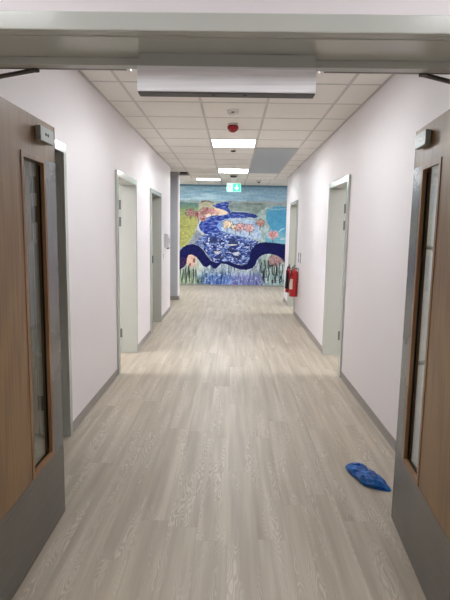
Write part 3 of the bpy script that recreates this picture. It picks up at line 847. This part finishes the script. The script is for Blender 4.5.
    for (bx, by, w_, h_) in ((231, 247.6, 3, 1.6), (240, 256, 3.4, 2.0), (222, 256, 3, 1.6)):
        d_ = ((wx - bx) / w_) ** 2 + ((wy - by) / h_) ** 2
        put(d_ < 1, (20, 28, 62), .75 * (0.55 + .6 * fbm(x, y / 1.4, 5)))
    for pts in ([(215, 250), (217.5, 248.4), (219, 250), (222, 249.6), (219.6, 252), (217, 252.6), (215.4, 252)], [(233.6, 251.8), (238, 250.4), (241, 251.4), (238, 253.4), (235, 253.6)], [(226, 243.4), (234, 242.6), (239, 243.2), (233, 244.4)]):
        put(inpoly(x, y, pts), (214, 212, 196), .85)
    put(inpoly(x, y, [(214, 248.2), (219, 249.4), (222.4, 248.2), (219, 250.4), (214.2, 250)]), (14, 18, 40), .8)
    put(inpoly(x, y, [(231, 249), (238, 248.8), (238, 250.4), (232, 250.6)]), (14, 18, 40), .8)
    # foreground under the navy band
    fgm = (y > 250)
    base = mixc((122, 142, 118), (70, 98, 158), sm(190, 212, x + 8 * (fbm(x / 5, y / 5, 3) - .5)) )
    purple = mixc((80, 112, 168), (118, 112, 154), fbm(x / 2, y / 2, 141))
    base = base * (1 - sm(226, 240, x)[..., None]) + purple * sm(226, 240, x)[..., None]
    right = mixc((112, 146, 146), (152, 176, 160), fbm(x / 1.6, y / 4, 143))
    base = base * (1 - sm(262, 268, x)[..., None]) + right * sm(262, 268, x)[..., None]
    topt = (1 - sm(268, 277, y))[..., None] * .75
    base = base * (1 - topt) + mixc((138, 152, 150), (166, 172, 160), fbm(x / 1.5, y / 2.5, 147)) * topt
    vs_ = fbm(x / 1.5, y / 7.0, 151)
    base = base + ((vs_ - .5) * 165 + 6)[..., None]
    sel = fgm & lake
    yy2 = fgm & ~lake & (y > 252)
    put(yy2 & (y > 252), base)
    put(yy2 & (fbm(x / 1.4, y / 1.5, 161) > .68) & (x > 200), (182, 200, 214), .8)
    put(yy2 & (fbm(x / 1.6, y / 1.2, 163) > .66) & (x > 226) & (y > 274), (128, 96, 168), .7)
    stk = vn(x / 1.1, y / 10, 171) * .7 + fbm(x / .6, y / 4, 172) * .3
    put(yy2 & (stk > .66) & (x < 199) & (y > 264), (40, 52, 42), .75)
    put(yy2 & (stk < .30) & (x < 198), (206, 212, 182), .7)
    put(yy2 & (stk > .62) & (x > 260) & (y > 258) & (y < 281), (24, 32, 36), .8)
    put(yy2 & (fbm(x / .9, y / .9, 173) > .70) & (x > 262) & (y > 276), (206, 216, 206), .7)
    # figures inside the arches
    put(((wx - 191) / 5.4) ** 2 + ((wy - 259.6) / 7.0) ** 2 + (fbm(x / 2, y / 2, 187) - .5) * .9 < 1, mixc((190, 138, 122), (232, 204, 184), fbm(x / 1.5, y / 1.5, 181)), .9)
    put((((wx - 194) / 1.6) ** 2 + ((wy - 259.6) / 2.2) ** 2 < 1) | (((wx - 190) / 1.3) ** 2 + ((wy - 264) / 1.6) ** 2 < 1), (112, 66, 62), .8)
    put(((wx - 198) / 3.4) ** 2 + ((wy - 264) / 6) ** 2 < 1, (188, 186, 170), .6)
    put(((wx - 277.5) / 7.4) ** 2 + ((wy - 258) / 5.6) ** 2 + (fbm(x / 2, y / 2, 189) - .5) * 1.1 < 1, mixc((116, 72, 82), (206, 172, 162), fbm(x / 1.2, y / 1.2, 183)), .85)
    put(((wx - 266) / 5) ** 2 + ((wy - 262) / 5.4) ** 2 < 1, mixc((96, 120, 116), (156, 172, 158), fbm(x / 1.2, y / 1.8, 185)), .7)
    for dx, y0_, y1_, w_ in ((263, 260, 271, .5), (266.4, 258, 276, .6), (270.4, 259, 279, .7), (274.6, 262, 273, .5), (278, 261, 281, .6), (281.6, 260, 275, .5), (284.4, 262, 279, .5), (182.4, 268, 280, .5), (185.8, 267, 282, .5), (189.6, 270, 281, .5), (193.4, 268, 283, .5)):
        put((abs(x - dx - .5 * np.sin(y / 2.5 + dx)) < w_) & (y > y0_) & (y < y1_), (26, 34, 40), .8)
    # navy ribbon
    up = [(120, 256), (179.8, 250.2), (183, 246.4), (187, 244.2), (193, 243.2), (199, 245), (204, 249.6), (207.5, 255), (211, 259.2), (216, 261.6), (221, 261), (227, 260.2), (232, 261), (238, 263), (244, 263.6), (248.4, 262), (250.6, 258), (251.2, 252), (253, 247), (256.6, 243), (261, 240.8), (267, 240.2), (275, 240.6), (286, 242), (340, 244)]
    lo = [(340, 266), (286, 259.6), (283, 255.8), (278, 253), (271, 251.6), (265.4, 252.4), (261, 255), (258.4, 258.4), (257, 262.6), (253.6, 266.4), (247.6, 268.2), (240.6, 267.8), (234, 265.6), (227, 262.6), (221.4, 262.4), (219, 265.2), (216.4, 267.6), (213.4, 266.6), (210.4, 263.8), (207, 266.2), (203.2, 264.8), (200, 260.4), (196.4, 256), (192, 253.8), (188.6, 254.2), (187, 257.2), (186.4, 262.6), (184, 266.4), (179.6, 269), (120, 272)]
    navy = inpoly(x, y, up + lo)
    put(navy, mixc((3, 6, 56), (16, 20, 86), fbm(x / 1.6, y / 1.2, 191)))
    put(navy & (fbm(x / .6, y / .5, 193) > .76), (44, 50, 118), .5)
    put(navy & (x < 186.5) & (y > 257) & (fbm(x / 1.1, y / 1.1, 195) > .5), (84, 44, 70), .7)
    # trees: round reddish crowns with thin trunks
    def tree(cx, cy, r, c1, c2, outline, tr=3):
        r = r * 1.14
        d_ = np.sqrt(((wx - cx) / r) ** 2 + ((wy - cy) / (r * .78)) ** 2) + (fbm(x / 1.1, y / 1.1, int(cx)) - .5) * 1.1
        put((abs(x - cx) < .35) & (y > cy) & (y < cy + r + tr), (84, 66, 62), .85)
        put((d_ < 1.25) & (d_ >= 1.0), outline, .6)
        put(d_ < 1.0, mixc(c1, c2, np.clip((fbm(x / .9, y / .9, int(cx) + 5) - .25) * 1.9, 0, 1)))
        put((d_ < 0.9) & (fbm(x / .8, y / .8, int(cx) + 9) > .66), outline, .7)
        put((d_ < 0.8) & (y > cy) & (abs(np.abs(x - cx) - (y - cy) * -.5 - 1.2) < .3), (92, 70, 66), .6)
    BR = ((118, 62, 66), (196, 158, 150)); PK = ((186, 124, 124), (228, 196, 182)); CR = ((208, 176, 138), (236, 218, 190))
    tree(190.4, 212.4, 3.6, *BR, (104, 92, 84)); tree(198.8, 214.6, 3.8, *BR, (120, 96, 92), 4); tree(205.4, 210.6, 3.4, *BR, (120, 92, 92), 4)
    tree(203, 217.4, 2.8, *BR, (186, 160, 150), 1); tree(212, 210.8, 3.0, (150, 84, 90), (218, 178, 166), (150, 112, 108), 4); tree(217.6, 212, 2.2, *PK, (190, 150, 140), 2)
    tree(227.6, 223.6, 4.2, *CR, (60, 70, 100)); tree(236, 226.2, 3.2, *CR, (70, 66, 84)); tree(241, 225.6, 3.8, *PK, (104, 82, 96)); tree(250.4, 226.6, 3.9, *PK, (120, 92, 108))
    tree(261, 221.4, 3.3, (172, 112, 100), (208, 172, 160), (70, 62, 62), 4); tree(274, 232.4, 4.2, (172, 92, 98), (214, 170, 162), (206, 200, 198), 4)
    # every object a little uneven, like brushed paint
    C[:] = C + ((fbm(x / .7, y / .7, 201) - .5) * 40)[..., None]
    C[:] = np.clip(C, 4, 250) / 255.0
    lc = np.where(C <= 0.04045, C / 12.92, ((C + 0.055) / 1.055) ** 2.4) * MUR_GAIN
    V = np.stack([XX, np.full_like(XX, YM - 0.006), ZZ], -1).reshape(-1, 3)
    idx = np.arange(NX * NZ).reshape(NZ, NX)
    F = np.stack([idx[:-1, :-1], idx[:-1, 1:], idx[1:, 1:], idx[1:, :-1]], -1).reshape(-1, 4)
    # rim back to the wall so that the painted board has a thickness
    n0 = len(V)
    rim = [(xs_[0], YM, zb), (xs_[-1], YM, zb), (xs_[-1], YM, zt), (xs_[0], YM, zt)]
    V = np.concatenate([V, np.array(rim)])
    cor = [int(idx[0, 0]), int(idx[0, -1]), int(idx[-1, -1]), int(idx[-1, 0])]
    faces = F.tolist() + [[cor[1], cor[0], n0, n0 + 1], [cor[2], cor[1], n0 + 1, n0 + 2], [cor[3], cor[2], n0 + 2, n0 + 3], [cor[0], cor[3], n0 + 3, n0]]
    V[:, 1] -= YM + 0.002
    me = bpy.data.meshes.new('mural'); me.from_pydata(V.tolist(), [], faces); me.update()
    ca = me.color_attributes.new('paint', 'FLOAT_COLOR', 'POINT')
    cols = np.ones((len(V), 4)); cols[:n0, :3] = lc.reshape(-1, 3); cols[n0:, :3] = (0.1, 0.15, 0.2)
    ca.data.foreach_set('color', cols.ravel())
    o = bpy.data.objects.new('mural', me); o.location = (0, YM, 0); COL.objects.link(o); me.materials.append(M['mural'])
    tag(o, 'large painted mural of a blue winding river covering the end wall', 'mural')
MUR_GAIN = 1.0
build_mural()

# ------------------------------------------------------------------ world, camera, view
w = bpy.data.worlds.new('World'); scene.world = w; w.use_nodes = True
w.node_tree.nodes['Background'].inputs[0].default_value = (0.5, 0.5, 0.5, 1)
w.node_tree.nodes['Background'].inputs[1].default_value = 0.0

cam = bpy.data.cameras.new('camera'); co_ = bpy.data.objects.new('camera', cam); COL.objects.link(co_)
F_ = Vector((-0.01271102, 0.99077581, -0.13491378)); R_ = Vector((0.9997511, 0.01506668, 0.01645375)); U_ = R_.cross(F_)
co_.matrix_world = Matrix(((R_.x, U_.x, -F_.x, 0), (R_.y, U_.y, -F_.y, 0), (R_.z, U_.z, -F_.z, 1.4785), (0, 0, 0, 1)))
cam.sensor_fit = 'HORIZONTAL'; cam.sensor_width = 36.0; cam.lens = 501.294 * 36.0 / 450.0
cam.clip_start = 0.02; cam.clip_end = 60
scene.camera = co_
scene.view_settings.view_transform = 'Standard'; scene.view_settings.look = 'None'
scene.view_settings.gamma = 1.0; scene.view_settings.exposure = 1.45
scene.cycles.max_bounces = 10; scene.cycles.diffuse_bounces = 6
scene.cycles.use_denoising = True
scene.cycles.sample_clamp_indirect = 4.0
